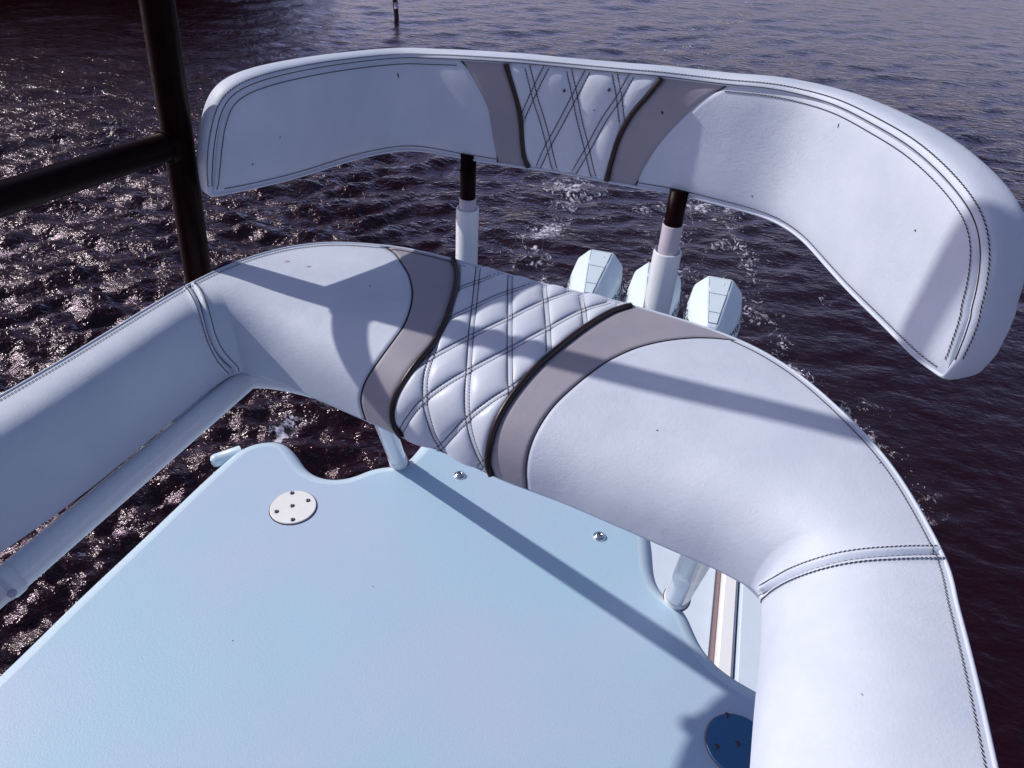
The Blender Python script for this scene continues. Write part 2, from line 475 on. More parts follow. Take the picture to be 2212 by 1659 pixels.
    right = math_('MULTIPLY', clamp01(math_('DIVIDE', math_('ADD', X_, .3), 1.6)), clamp01(math_('DIVIDE', math_('SUBTRACT', 17.0, Y_), 8.0)))
    far = clamp01(math_('DIVIDE', math_('SUBTRACT', Y_, 13.0), 16.0))
    wt = math_('SUBTRACT', math_('MULTIPLY_ADD', left, .35, 1.0), math_('MULTIPLY', right, .68))
    wt = math_('MULTIPLY', wt, math_('MULTIPLY_ADD', far, -.5, 1.0))
    hh = lambda q: math_('MULTIPLY', q.outputs['Fac'], wt)
    n0 = bump(nt, hh(r3), 1.0, .10)
    n1 = bump(nt, hh(r1), 1.0, .060, n0); n2 = bump(nt, hh(r2), 1.0, .014, n1)
    n3 = bump(nt, foam, .6, .02, n2)
    fre = N(nt, 'ShaderNodeFresnel'); fre.inputs['IOR'].default_value = 1.36; nt.links.new(n3, fre.inputs['Normal'])
    gl = N(nt, 'ShaderNodeBsdfGlossy'); gl.inputs['Roughness'].default_value = .06; gl.inputs['Color'].default_value = (.98, .88, 1.0, 1); nt.links.new(n3, gl.inputs['Normal'])
    nt.links.new(math_('MULTIPLY_ADD', left, .13, .08), gl.inputs['Roughness'])
    df = N(nt, 'ShaderNodeBsdfDiffuse'); nt.links.new(mix.outputs[2], df.inputs['Color']); nt.links.new(n3, df.inputs['Normal'])
    ms = N(nt, 'ShaderNodeMixShader'); fk = math_('MULTIPLY', math_('MULTIPLY', math_('POWER', fre.outputs[0], 1.15), 2.0), math_('MULTIPLY_ADD', foam, -.8, 1.0))
    nt.links.new(fk, ms.inputs[0]); nt.links.new(df.outputs[0], ms.inputs[1]); nt.links.new(gl.outputs[0], ms.inputs[2])
    nt.links.new(ms.outputs[0], nt.nodes['Material Output'].inputs['Surface']); nt.nodes.remove(b)
    me.materials.append(m_)
    o = bpy.data.objects.new('water', me); COL.objects.link(o)
    tag(o, 'dark rippled sea water with glitter on the left and foam wake astern', kind='structure')
build_water()

# far wooded shore that the water on the left mirrors (kept beyond the frame's top)
def build_shore():
    g = np.random.default_rng(5); V, F = [], []; o = 0
    def clump(c, r, h):
        nonlocal o
        for _ in range(46):
            d = g.normal(0, 1, 3); d /= np.linalg.norm(d); p = np.array(c) + d * np.array([r, r, h]) * g.uniform(.55, 1.0)
            e1 = g.normal(0, 1, 3); e1 /= np.linalg.norm(e1); e2 = np.cross(e1, g.normal(0, 1, 3)); e2 /= np.linalg.norm(e2); s = r * g.uniform(.35, .6)
            for a, b_ in ((-1, -1), (1, -1), (1, 1), (-1, 1)): V.append(p + e1 * a * s + e2 * b_ * s)
            F.append((o, o + 1, o + 2, o + 3)); o += 4
    for azd in np.arange(-66, -15.5, .9):
        D = 62 + g.uniform(-3, 6); k = min(1, max(0, (-15 - azd) / 11.0))
        H = (1.5 + 23.0 * k) * g.uniform(.85, 1.12)
        x, y = D * math.sin(R(azd)), D * math.cos(R(azd))
        for hh in np.arange(1.2, H, 2.3): clump((x + g.normal(0, .8), y + g.normal(0, .8), hh), 1.7, 1.6)
    m = plain('dark_foliage', (.012, .006, .006), .8)
    ob = link_mesh('wooded_shore', V, F, m, smooth=False)
    tag(ob, 'dark wooded shore beyond the water on the left', kind='stuff')
build_shore()

# ================================================================== PLATFORM (hardtop)
ZP = 4.15
hardtop = thing('hardtop', at(1000, 1300, ZP), 'pale blue white non-skid fibreglass hardtop with a curved notch, below the padded rail', 'boat roof')
def build_platform():
    out = [(-420, 1840), (0, 1447), (150, 1302), (300, 1162), (425, 1044), (475, 999), (505, 974), (530, 959), (560, 951), (600, 948), (628, 959), (648, 985), (668, 1012),
           (700, 1028), (725, 1030), (755, 1027), (785, 1014), (812, 1004), (845, 1003), (866, 999), (884, 985), (898, 968), (912, 950), (960, 905), (1050, 915), (1200, 985), (1330, 1060),
           (1398, 1130), (1412, 1180), (1415, 1225), (1425, 1262), (1447, 1290), (1470, 1298), (1487, 1318), (1500, 1350), (1520, 1392), (1548, 1427), (1585, 1456), (1640, 1487),
           (1760, 1560), (1900, 1700), (1960, 2000), (1500, 2500), (-100, 2500)]
    P = np.array([at(x, y, ZP - .012) for x, y in out])[:, :2]
    P = resample(catmull(np.vstack([P, P[:1]]), 8)[:-1], 520, closed=True)
    k = np.ones(5) / 5
    for _ in range(2):
        P = np.stack([np.convolve(np.r_[P[-2:, c], P[:, c], P[:2, c]], k, 'valid') for c in (0, 1)], -1)
    T = np.roll(P, -1, 0) - np.roll(P, 1, 0); T /= np.linalg.norm(T, axis=1)[:, None]
    Nn = np.stack([T[:, 1], -T[:, 0]], -1)
    area = .5 * np.sum(P[:, 0] * np.roll(P[:, 1], -1) - np.roll(P[:, 0], -1) * P[:, 1])
    if area < 0: Nn = -Nn                       # Nn now points outwards
    kk = np.ones(13) / 13
    Ns = np.stack([np.convolve(np.r_[Nn[-6:, c], Nn[:, c], Nn[:6, c]], kk, 'valid') for c in (0, 1)], -1)
    Ns /= np.linalg.norm(Ns, axis=1)[:, None]
    rings = []; rr = .044
    for a in np.linspace(0, 90, 12):
        rings.append(np.c_[P - Ns * rr * (1 - math.sin(R(a))), np.full(len(P), ZP - rr * (1 - math.cos(R(a))))])
    rings.append(np.c_[P - Ns * .004, np.full(len(P), ZP - .075)])
    rings.append(np.c_[P - Ns * .03, np.full(len(P), ZP - .085)])
    n = len(P); V = np.vstack(rings); F = grid_faces(len(rings), n, closed_m=True)
    if area > 0: F = [tuple(reversed(q)) for q in F]
    link_mesh('edge_lip', V, F, M_LIP, hardtop)
    bm = bmesh.new(); vs_ = [bm.verts.new(p) for p in rings[0] - np.array(hardtop.location)]
    f = bm.faces.new(vs_); bm.normal_update()
    if f.normal.z < 0: f.normal_flip()
    bmesh.ops.triangulate(bm, faces=[f]); me = bpy.data.meshes.new('deck_panel'); bm.to_mesh(me); bm.free(); me.materials.append(M_DECK)
    o = bpy.data.objects.new('deck_panel', me); COL.objects.link(o); o.parent = hardtop
    vb = rings[-1]; bm = bmesh.new(); f = bm.faces.new([bm.verts.new(p) for p in vb - np.array(hardtop.location)]); bm.normal_update()
    if f.normal.z > 0: f.normal_flip()
    bmesh.ops.triangulate(bm, faces=[f]); me = bpy.data.meshes.new('underside'); bm.to_mesh(me); bm.free(); me.materials.append(M_LIP)
    o = bpy.data.objects.new('underside', me); COL.objects.link(o); o.parent = hardtop
build_platform()

def cover(c, rad, screws, mat, lab):
    v, f = lathe(c, [(rad, 0), (rad, .0028), (rad - .0012, .0042), (.0001, .0042)], 64)
    o = link_mesh('inspection_plate', v, f, mat, hardtop, smooth=False); tag(o, lab)
    g, gf = lathe((c[0], c[1], ZP), [(rad + .0025, 0), (rad + .0022, .0012), (rad - .004, .0014)], 64)
    q = link_mesh('gasket', g, gf, M_RUBBER if mat is M_BRUSH else M_SEAL, hardtop, smooth=False)
    for s in screws:
        p = at(s[0], s[1], ZP + .004)
        v, f = lathe((p[0], p[1], c[2] + .0042), [(.0062, -.001), (.0062, .0006), (.0042, .0020), (.0020, .0021), (.0017, .0008)], 20)
        link_mesh('screw', v, f, M_SCREW, o)
M_SEAL = plain('stained_sealant', (.34, .26, .27), .7)
M_BLUEPL = plain('sky_tinted_steel', (.10, .24, .40), .2, .9, nscale=18, nstr=.05, ndist=.003, var=.04)  # blue of the reflected sky put into the steel's base colour
pc = at(633, 1094.5, ZP + .004); pc[2] = ZP + .0005
cover(pc, .0585, [(631, 1065.5), (665.5, 1081.5), (631.5, 1093), (597.5, 1105.5), (632.5, 1123)], M_BRUSH, 'bright round steel cover plate')
c2 = at(1594, 1607, ZP + .004); c2[2] = ZP + .0005
s2 = [(1571, 1545.5), (1548.5, 1613), (1594, 1607)]
q0 = at(1571, 1545.5, ZP) - at(1594, 1607, ZP); q1 = at(1548.5, 1613, ZP) - at(1594, 1607, ZP)
cover(c2, .064, s2 + [tuple(proj(c2 - q0)), tuple(proj(c2 - q1))], M_BLUEPL, 'round steel cover plate with dark blue sky reflection painted in')
for x, y in ((993, 1025), (1295, 1157)):
    p = at(x, y, ZP + .004)
    b_ = link_mesh('bolt', *lathe((p[0], p[1], ZP), [(.0165, 0), (.0165, .002), (.013, .0045), (.0118, .0046), (.0105, .0085), (.0062, .0100), (.0055, .0075), (.0001, .0075)], 32), M_STEEL, hardtop)
    link_mesh('socket', *lathe((p[0], p[1], ZP), [(.0050, .0070), (.0050, .0078), (.0001, .0079)], 16), M_SCREW, b_)
for x, y in ((806, 1267), (503, 1384)):
    p = at(x, y, ZP); link_mesh('speck', *lathe((p[0], p[1], ZP), [(.0015, 0), (.0010, .0010), (.0001, .0014)], 8), M_NICK, hardtop)
# small lamp housing on the roof's left edge
p = at(468, 994, ZP - .03); d = (at(500, 985, ZP) - at(462, 998, ZP)); d[2] = 0; d /= np.linalg.norm(d)
q = p - d * .016; pts = np.array([q, q + d * .004, q + d * .012, q + d * .085])
link_mesh('side_light', *tube(pts, np.array([.006, .0155, .019, .019]), 20), M_LIP, hardtop)

# ================================================================== PADDED RAIL
ZT = 5.0
def zI(k):  # height of the lower inner edge along the rail
    return np.interp(k, [0, 2, 3, 13, 17], [4.866, 4.866, 4.872, 4.865, 4.865])
ST = [((-330, 1042), (-260, 1368)), ((-120, 925), (-70, 1238)), ((125, 785), (200, 1048)), ((408, 616), (503, 797)), ((560, 551), (590, 820)), ((700, 526), (700, 868)), ((850, 534), (800, 912)),
      ((978, 561), (872, 945)), ((1160, 611), (962, 978)), ((1365, 661), (1080, 1034)), ((1560, 722), (1210, 1083)), ((1690, 787), (1330, 1134)), ((1812, 886), (1440, 1182)),
      ((1925, 1010), (1550, 1230)), ((2031, 1193), (1646, 1280)), ((2068, 1319), (1643, 1400)), ((2106, 1469), (1630, 1525)), ((2148, 1659), (1619, 1670)), ((2200, 1900), (1605, 1900))]
SL, SR = 3, 14
def build_rail_grid(ns=720, nv=150):
    O = np.array([at(*o, ZT) for o, _ in ST]); I = np.array([at(*i, float(zI(k))) for k, (_, i) in enumerate(ST)])
    # outer edge measured more densely, smooth curve
    NP = 24
    Oc = catmull(O, NP)
    Ic = np.vstack([catmull(I[:SL + 1], NP)[:-1], catmull(I[SL:SR + 1], NP)[:-1], catmull(I[SR:], NP)])
    # soften the two inner corners a little
    Ic2 = Ic.copy()
    for c in (SL * NP, SR * NP):
        for k in range(-5, 6):
            w = (1 - abs(k) / 6) * .5; Ic2[c + k] = Ic[c + k] * (1 - w) + (Ic[c - 7] + Ic[c + 7]) * .5 * w
    Ic = Ic2
    # O shape fix: re-measured outer outline
    t0 = np.linspace(0, 1, len(Oc)); t = np.linspace(0, 1, ns)
    Of = np.stack([np.interp(t, t0, Oc[:, c]) for c in range(3)], -1); If = np.stack([np.interp(t, t0, Ic[:, c]) for c in range(3)], -1)
    th = np.linspace(0, np.pi / 2, nv)[None, :]
    kk = np.interp(t, [0, 2.7 / 18, 3.1 / 18, 6 / 18, 9 / 18, 12 / 18, 15 / 18, 1], [3.8, 3.8, 3.5, 3.3, 3.0, 2.9, 2.5, 2.4])[:, None]
    u = np.sin(th) ** (2 / kk); w = np.cos(th) ** (2 / kk)
    D = If - Of
    G = Of[:, None] + np.stack([D[:, 0:1] * u, D[:, 1:2] * u, D[:, 2:3] * (1 - w)], -1)
    return G, Of, If
G, Of, If = build_rail_grid()
RS = Surf(G)
rail = thing('padded_rail', np.array([0, 1.0, 4.86]), 'wide white vinyl padded rail with taupe bands and quilted centre, lower of the two cushions', 'padded rail')

T_SEAML = [(408, 615), (420, 628), (433, 655), (444, 692), (453, 725), (468, 758), (484, 780), (503, 798)]
T_SEAMR = [(2031, 1195), (1956, 1196), (1856, 1203), (1781, 1218), (1706, 1245), (1646, 1281)]
T_GL = [(824, 528), (852, 546), (869, 570), (883, 594), (890, 626), (887, 660), (873, 699), (852, 730), (824, 768), (800, 803), (784, 834), (778, 862), (781, 885), (788, 905)]
T_PL = [(979, 561), (987, 584), (986, 615), (975, 657), (959, 702), (935, 744), (900, 785), (873, 824), (855, 858), (848, 893), (853, 921), (868, 943)]
T_PR = [(1362, 661), (1321, 674), (1268, 705), (1216, 744), (1164, 789), (1123, 834), (1088, 883), (1067, 928), (1056, 973), (1054, 1004), (1062, 1026)]
T_GR = [(1589, 735), (1554, 730), (1509, 728), (1464, 731), (1420, 738), (1375, 750), (1335, 767), (1303, 785), (1251, 824), (1199, 872), (1164, 921), (1143, 969), (1135, 1015), (1137, 1055)]
rows = np.linspace(0, 1, 110)
bnds = {k: RS.trace(v, 90) for k, v in dict(SL=T_SEAML, GL=T_GL, PL=T_PL, PR=T_PR, GR=T_GR, SR=T_SEAMR).items()}
BF = {k: boundary(v, rows) for k, v in bnds.items()}

def c2(x, y): return (713 + x * .3472, 493.7 + y * .3472)       # readings taken on an enlargement
QL = [[(790, 238), (840, 228), (885, 222)], [(792, 373), (900, 335), (1060, 280)], [(745, 556), (880, 492), (1050, 415), (1285, 337)],
      [(560, 838), (640, 795), (740, 742), (880, 668), (1100, 562), (1320, 455), (1500, 393)],
      [(435, 1268), (500, 1165), (580, 1072), (720, 968), (860, 885), (1100, 757), (1340, 628), (1560, 512), (1735, 460)],
      [(660, 1385), (700, 1350), (770, 1275), (850, 1190), (1000, 1072), (1120, 995), (1235, 912)], [(925, 1488), (982, 1440)],
      [(650, 742), (620, 820), (592, 940), (590, 1080), (605, 1160), (635, 1260), (668, 1330), (712, 1392)],
      [(920, 240), (900, 450), (877, 650), (863, 850), (850, 1050), (858, 1200), (890, 1330), (930, 1430), (970, 1500)],
      [(1118, 298), (1118, 500), (1117, 700), (1118, 850), (1120, 960), (1128, 1050)],
      [(1328, 350), (1343, 480), (1355, 620), (1362, 765)], [(1553, 400), (1575, 500), (1588, 598)], [(1785, 468), (1802, 500)]]
QSV = [RS.trace([c2(*p) for p in q], 70) for q in QL]
QP = [RS.p(q[:, 0], q[:, 1]) for q in QSV]
BP = {k: RS.p(v[:, 0], v[:, 1]) for k, v in bnds.items()}
# extend seam polylines to the outer edge
def rail_disp(P, s, v):
    D = np.zeros(len(P))
    for k in ('SL', 'SR'):
        d = poly_dist(P, BP[k]); D += -.0042 * np.exp(-(d / .0026) ** 2) + .0026 * np.exp(-((d - .006) / .004) ** 2)
    for k in ('GL', 'GR'):
        d = poly_dist(P, BP[k]); D += -.0022 * np.exp(-(d / .003) ** 2)
    for k in ('PL', 'PR'):
        d = poly_dist(P, BP[k]); D += -.003 * np.exp(-(d / .006) ** 2)
    return D
def pillow(P, fa, fb, e, A, L):
    """soft cushions between two families of stitched lines"""
    da = np.full(len(P), 1.0); db = da.copy()
    for q in fa: da = np.minimum(da, poly_dist(P, q))
    for q in fb: db = np.minimum(db, poly_dist(P, q))
    f = lambda d: np.sqrt(1 - np.exp(-(np.clip(d - .0038, 0, 1) / L) ** 1.15))
    d = np.minimum(da, db)
    return A * f(da) * f(db) * f(e + .004) + .0008 * np.exp(-(d / .0026) ** 2)
def quilt_disp(P, s, v):
    D = rail_disp(P, s, v); h = pillow(P, QP[:7], QP[7:], np.minimum(poly_dist(P, BP['PL']), poly_dist(P, BP['PR'])) + .001, .0074, .0105)
    return D + h - .0015
ones = np.ones_like(rows)
panel('arm_pad', RS, 0 * ones, BF['SL'], rows, 150, M_WHITE, rail, rail_disp)
panel('seat_pad', RS, BF['SL'], BF['GL'], rows, 190, M_WHITE, rail, rail_disp)
tag(panel('accent_band', RS, BF['GL'], BF['PL'], rows, 46, M_TAUPE, rail, rail_disp), 'taupe accent band')
rowsq = np.linspace(0, 1, 260)
tag(panel('quilted_pad', RS, boundary(bnds['PL'], rowsq), boundary(bnds['PR'], rowsq), rowsq, 250, M_QUILT, rail, quilt_disp), 'diamond quilted white centre')
tag(panel('accent_band', RS, BF['PR'], BF['GR'], rows, 90, M_TAUPE, rail, rail_disp), 'taupe accent band')
panel('seat_pad', RS, BF['GR'], BF['SR'], rows, 190, M_WHITE, rail, rail_disp)
panel('arm_pad', RS, BF['SR'], ones, rows, 110, M_WHITE, rail, rail_disp)
# dark welt cords
for k, tr in (('PL', T_PL), ('PR', T_PR)):
    v = np.linspace(0, 1, 140); s = boundary(bnds[k], v); P = RS.p(s, v) + RS.nrm(s, v) * .0012
    link_mesh('welt_cord', *tube(P, .0046, 10), M_PIPING, rail)
# outer wall and underside of the rail
def rail_side():
    n = G.shape[0]; O, I = Of, If
    D = I - O; Dh = D.copy(); Dh[:, 2] = 0; Dh /= np.linalg.norm(Dh, axis=1)[:, None]
    zb = I[:, 2]; rings = []
    rings.append(I.copy())
    for a in (25, 55, 90):
        p = I.copy(); p -= Dh * .010 * (1 - math.cos(R(a))); p[:, 2] -= .007 * math.sin(R(a)); rings.append(p)
    p = O + Dh * .02; p[:, 2] = zb - .007; rings.append(p)
    p = O - Dh * .004; p[:, 2] = zb; rings.append(p)
    p = O - Dh * .010; p[:, 2] = (zb + ZT) / 2; rings.append(p)
    p = O - Dh * .007; p[:, 2] = ZT - .016; rings.append(p)
    p = O - Dh * .0035; p[:, 2] = ZT - .005; rings.append(p)
    rings.append(O.copy())
    V = np.stack(rings, 1).reshape(-1, 3)
    F = grid_faces(n, len(rings)); F = [tuple(reversed(q)) for q in F]
    link_mesh('side_wall', V, F, M_WHITE, rail)
    s = np.linspace(0.0, 1.0, 500); P = RS.p(s, 0 * s) + np.array([0, 0, -.0005]); d = np.stack([np.interp(s, np.linspace(0, 1, n), Dh[:, c]) for c in range(3)], -1)
    link_mesh('edge_piping', *tube(P - d * .0012, .0024, 8), M_WHITE, rail)
rail_side()
# thread
th = []
for q in QSV:
    for o_ in (-.0037, .0037): th.append(stitch_mesh(RS, q, quilt_disp, off=o_, rad=.0007))
link_mesh('quilt_stitching', *add_parts(*[t for t in th if len(t[0])]), M_THREAD, rail)['kind'] = 'stuff'
def ext(k):
    v = np.linspace(0, 1, 160); s = boundary(bnds[k], v); return np.stack([s, v], -1)
th = []
for k in ('SL', 'SR'):
    for o_ in (-.0085, .0085): th.append(stitch_mesh(RS, ext(k), rail_disp, off=o_, rad=.0008, step=.0048, wav=.0005))
    th.append(stitch_mesh(RS, ext(k), rail_disp, off=0, rad=.0009, step=.006, wav=0, lift=.0004))
for a, b_ in ((.0, .395), (.565, 1.0)):
    s = np.linspace(a, b_, 260); vv = np.full_like(s, 0.045)
    # constant small inset from the outer edge
    P0 = RS.p(s, 0 * s); vv = np.array([np.interp(.0075, np.linalg.norm(RS.p(np.full(12, si), np.linspace(0, .12, 12)) - p0, axis=1), np.linspace(0, .12, 12)) for si, p0 in zip(s, P0)])
    th.append(stitch_mesh(RS, np.stack([s, vv], -1), rail_disp, rad=.00075, step=.0048, wav=.0008))
link_mesh('seam_stitching', *add_parts(*th), M_THREAD, rail)['kind'] = 'stuff'
th = []
for k in ('GL', 'GR'):
    e = ext(k); P = RS.p(e[:, 0], e[:, 1]); P = P + RS.nrm(e[:, 0], e[:, 1]) * (-.0014)
    link_mesh('seam', *tube(P, .0011, 6), M_THREAD, rail)
# mildew spots and nicks
def spot(surf, x, y, r1, r2, ang, mat, name, parent, disp, h=.0006):
    sv = surf.locate([(x, y)])[0]; P = surf.p(sv[0:1], sv[1:2])[0]; Nn = surf.nrm(sv[0:1], sv[1:2])[0]
    P = P + Nn * (disp(P[None], sv[0:1], sv[1:2])[0])
    u = np.cross(Nn, [0, 0, 1.0]) if abs(Nn[2]) < .95 else np.array([1.0, 0, 0]); u -= Nn * u.dot(Nn); u /= np.linalg.norm(u); w = np.cross(Nn, u)
    u, w = u * math.cos(ang) + w * math.sin(ang), -u * math.sin(ang) + w * math.cos(ang)
    V = []; K = 18
    for k in range(K):
        a = 2 * math.pi * k / K; j = 1 + .15 * math.sin(3 * a + x)
        V.append(P + u * r1 * j * math.cos(a) + w * r2 * j * math.sin(a) - Nn * .0006)
    for k in range(K):
        a = 2 * math.pi * k / K; V.append(P + u * r1 * .6 * math.cos(a) + w * r2 * .6 * math.sin(a) + Nn * h)
    V.append(P + Nn * h * 1.2); F = [(k, (k + 1) % K, K + (k + 1) % K, K + k) for k in range(K)] + [(K + k, K + (k + 1) % K, 2 * K) for k in range(K)]
    return link_mesh(name, V, F, mat, parent)
spot(RS, 620, 565, .0062, .0034, .4, M_SPOT, 'mildew_spot', rail, rail_disp)
spot(RS, 666, 576, .0062, .0034, .3, M_SPOT, 'mildew_spot', rail, rail_disp)
for x, y in ((799, 618), (1420, 930), (1900, 1000), (1862, 1500)): spot(RS, x, y, .0022, .001, .5, M_NICK if x < 1800 else M_TAUPE, 'nick', rail, rail_disp)

# pipes carrying the rail
def pipe(name, pts, rad, mat, parent, seg=24): return link_mesh(name, *tube(np.array(pts), rad, seg), mat, parent)
zp_ = 4.835
a = at(549, 802, zp_ + .01); b_ = at(28, 1246, zp_); dirv = (b_ - a) / np.linalg.norm(b_ - a)
pb = a - dirv * .10
pp = pipe('under_pipe', [pb, a, b_, b_ + dirv * .02], .0205, M_PIPE, rail)
jn = link_mesh('joint_collar', *tube(np.array([b_ + dirv * .0, b_ + dirv * .012, b_ + dirv * .016]), np.array([.0222, .0225, .0205]), 24), M_PIPE, rail)
pipe('under_pipe', [b_ + dirv * .0175, b_ + dirv * .55], .0190, M_PIPE, rail)
pz = at(26, 1282, zp_ + .01); link_mesh('rivet', *lathe((pz[0], pz[1], pz[2]), [(.0055, 0), (.005, .0015), (.001, .0022)], 16, axis=(.3, -.2, .93)), M_COLLAR, rail)
# legs from roof to rail, splayed
F1 = at(862, 1000, ZP); F1b = at(1462, 1291, ZP)
shd = -SUN[:2] / SUN[2]
dn = (at(1620, 1505, ZP) - F1)[:2]; dn /= np.linalg.norm(dn)
best = None
for k in np.arange(.3, 2.5, .01):
    ab = k * dn - shd; q_ = proj(F1 + .1 * np.array([ab[0], ab[1], 1])) - np.array([862, 1000]); an = math.degrees(math.atan2(q_[0], -q_[1]))
    if best is None or abs(an + 20) < best[0]: best = (abs(an + 20), ab)
ab = best[1]; top1 = F1 + (4.87 - ZP) * np.array([ab[0], ab[1], 1]); 
leg1 = pipe('leg', [F1 + (F1 - top1) * .02, F1, F1 * .6 + top1 * .4, top1], .0235, M_PIPE, rail)
tR = at(1560, 1090, 4.87)
leg2 = pipe('leg', [F1b - (tR - F1b) * .03, F1b, F1b * .6 + tR * .4, tR], .0285, M_PIPE, rail)
for L_, f_, t_ in ((leg1, F1, top1), (leg2, F1b, tR)):
    dd = (t_ - f_) / np.linalg.norm(t_ - f_); c = f_ + dd * .055
    k_ = 0 if L_ is leg1 else .005
    link_mesh('leg_sleeve', *tube(np.array([f_ + dd * .002, c, c + dd * .002]), np.array([.0252, .0252, .0237]) + k_, 24), M_PIPE, L_)
    link_mesh('leg_gasket', *tube(np.array([f_ - dd * .004, f_ + dd * .006]), np.array([.0285, .0275]) + k_, 24), M_SEAL, L_)
    side = np.array([.9, -.25, 0]) if f_ is F1 else np.array([-.85, .35, 0])
    w = side * .055
# underside frame ring that the legs meet
ring = RS.p(np.linspace(.14, .86, 160), np.full(160, .45)); ring[:, 2] = 4.845
ring_v, ring_f = tube(ring, .019, 14); link_mesh('frame_tube', ring_v, ring_f, M_PIPE, rail)

# ================================================================== BACKREST
ZB = 5.136
back = thing('curved_bolster', np.array([.1, 1.3, 5.17]), 'curved white vinyl backrest bolster with quilted centre, on two black posts above the rail', 'backrest')
T_BOT = [(462, 421), (500, 414), (550, 404), (650, 379), (750, 347), (825, 329), (880, 322), (925, 326), (1000, 340), (1075, 352), (1106, 357), (1206, 370), (1306, 390), (1371, 402), (1456, 416), (1556, 441), (1631, 461), (1681, 481), (1731, 516),
         (1781, 571), (1831, 626), (1906, 700), (1981, 775), (2038, 815)]
T_TOP = [(462, 421), (463, 385), (465, 350), (472, 290), (479, 257), (492, 226), (511, 207), (540, 190), (600, 170), (700, 149), (800, 135), (875, 129), (925, 130), (990, 132), (1106, 139), (1131, 141), (1256, 153), (1366, 164), (1431, 170), (1566, 187), (1656, 196),
         (1731, 211), (1806, 235), (1881, 274), (1956, 320), (2016, 371), (2066, 427), (2097, 478), (2110, 530), (2109, 590), (2094, 665), (2071, 740), (2052, 790), (2038, 815)]
def seg_cross(p, q, L):
    """smallest parameter along p->q... where polyline L is crossed"""
    r = q - p; best = None
    for a_, b__ in zip(L[:-1], L[1:]):
        s = b__ - a_; den = r[0] * s[1] - r[1] * s[0]
        if abs(den) < 1e-9: continue
        w = a_ - p; t = (w[0] * s[1] - w[1] * s[0]) / den; u = (w[0] * r[1] - w[1] * r[0]) / den
        if -1e-6 <= u <= 1 + 1e-6 and t > .004 and (best is None or t > best): best = t
    return best
def build_back():
    bot = smooth_poly(T_BOT, 420); topL = smooth_poly(T_TOP, 400)
    B = np.array([at(x, y, ZB) for x, y in bot]); B = resample(B, 420)
    k = np.ones(9) / 9
    for _ in range(3):
        for c in (0, 1):
            e = B[:, c].copy(); B[4:-4, c] = np.convolve(e, k, 'valid')
    T = np.gradient(B, axis=0); T /= np.linalg.norm(T, axis=1)[:, None]
    n = np.stack([-T[:, 1], T[:, 0], 0 * T[:, 0]], -1)           # outward (left of travel)
    kk = np.ones(41) / 41
    for c in (0, 1): n[:, c] = np.convolve(np.r_[np.full(20, n[0, c]), n[:, c], np.full(20, n[-1, c])], kk, 'valid')
    n /= np.linalg.norm(n, axis=1)[:, None]
    lean = .01
    U = np.array([0, 0, 1.0]) + n * lean
    H = np.zeros(len(B))
    for i in range(len(B)):
        hs = np.linspace(0, .34, 35); pr = proj(B[i] + hs[:, None] * U[i]); hit = None
        for a_ in range(len(hs) - 1):
            t = seg_cross(pr[a_], pr[a_ + 1], topL)
            if t is not None and 0 <= t <= 1 and (hs[a_] + t * (hs[1]) > .006): hit = hs[a_] + t * hs[1]
        H[i] = hit if hit is not None else np.nan
    bad = np.isnan(H); idx = np.arange(len(H)); H[bad] = np.interp(idx[bad], idx[~bad], H[~bad]) if (~bad).any() else .2
    if bad[0]: H[0] = .004
    return B, n, U, H
B_, n_, U_, H_ = build_back()
i0 = 2; print('H', np.round(H_[::20], 3))
Hs = H_.copy()
k5 = np.ones(7) / 7; Hs[3:-3] = np.convolve(H_, k5, 'valid'); H_ = Hs
nvb = 90
vv = np.linspace(0, 1, nvb)
GB = B_[:, None] + (vv[None, :, None] * H_[:, None, None]) * U_[:, None]
BS = Surf(GB)
def t2(x, y): return (1106 + x / 2, y / 2)
def t3(x, y): return (768.05 + x * .27283, 82.3 + y * .27283)  # enlargement of the centre
TB_GL = [(994, 131), (1006, 146), (1024, 175), (1043, 210), (1055, 240), (1061, 275), (1067, 310), (1074, 352)]
TB_PL = [(1093, 139), (1101, 165), (1112, 200), (1121, 235), (1126, 270), (1129, 310), (1133, 340), (1141, 361)]
TB_PR = [(1429, 170), (1398, 208), (1370, 240), (1348, 275), (1334, 305), (1322, 345), (1310, 390)]
TB_GR = [(1566, 188), (1521, 215), (1466, 265), (1426, 310), (1396, 355), (1373, 402)]
bb = {k: BS.trace(v, 80) for k, v in dict(GL=TB_GL, PL=TB_PL, PR=TB_PR, GR=TB_GR).items()}
BQ = [[(1352, 205), (1385, 320), (1425, 480), (1480, 650), (1520, 800), (1580, 1060)], [(1685, 240), (1725, 400), (1770, 620), (1820, 820), (1885, 1110)], [(2050, 285), (2085, 450), (2115, 690)],
      [(1510, 232), (1440, 370), (1380, 500), (1318, 640)], [(1835, 262), (1740, 450), (1620, 680), (1520, 860), (1440, 1035)], [(2185, 295), (2080, 480), (1960, 660), (1840, 880), (1720, 1080)]]
BQSV = [BS.trace([t3(*p) for p in q], 60) for q in BQ]
BQP = [BS.p(q[:, 0], q[:, 1]) for q in BQSV]; BBP = {k: BS.p(v[:, 0], v[:, 1]) for k, v in bb.items()}
def back_disp(P, s, v):
    H = np.interp(s, np.linspace(0, 1, len(H_)), H_)
    e = np.minimum(v, 1 - v) * H
    D = .0045 * (1 - np.exp(-e / .012)) - .0030
    for k in ('GL', 'GR'): D += -.0020 * np.exp(-(poly_dist(P, BBP[k]) / .003) ** 2)
    for k in ('PL', 'PR'): D += -.003 * np.exp(-(poly_dist(P, BBP[k]) / .006) ** 2)
    return D
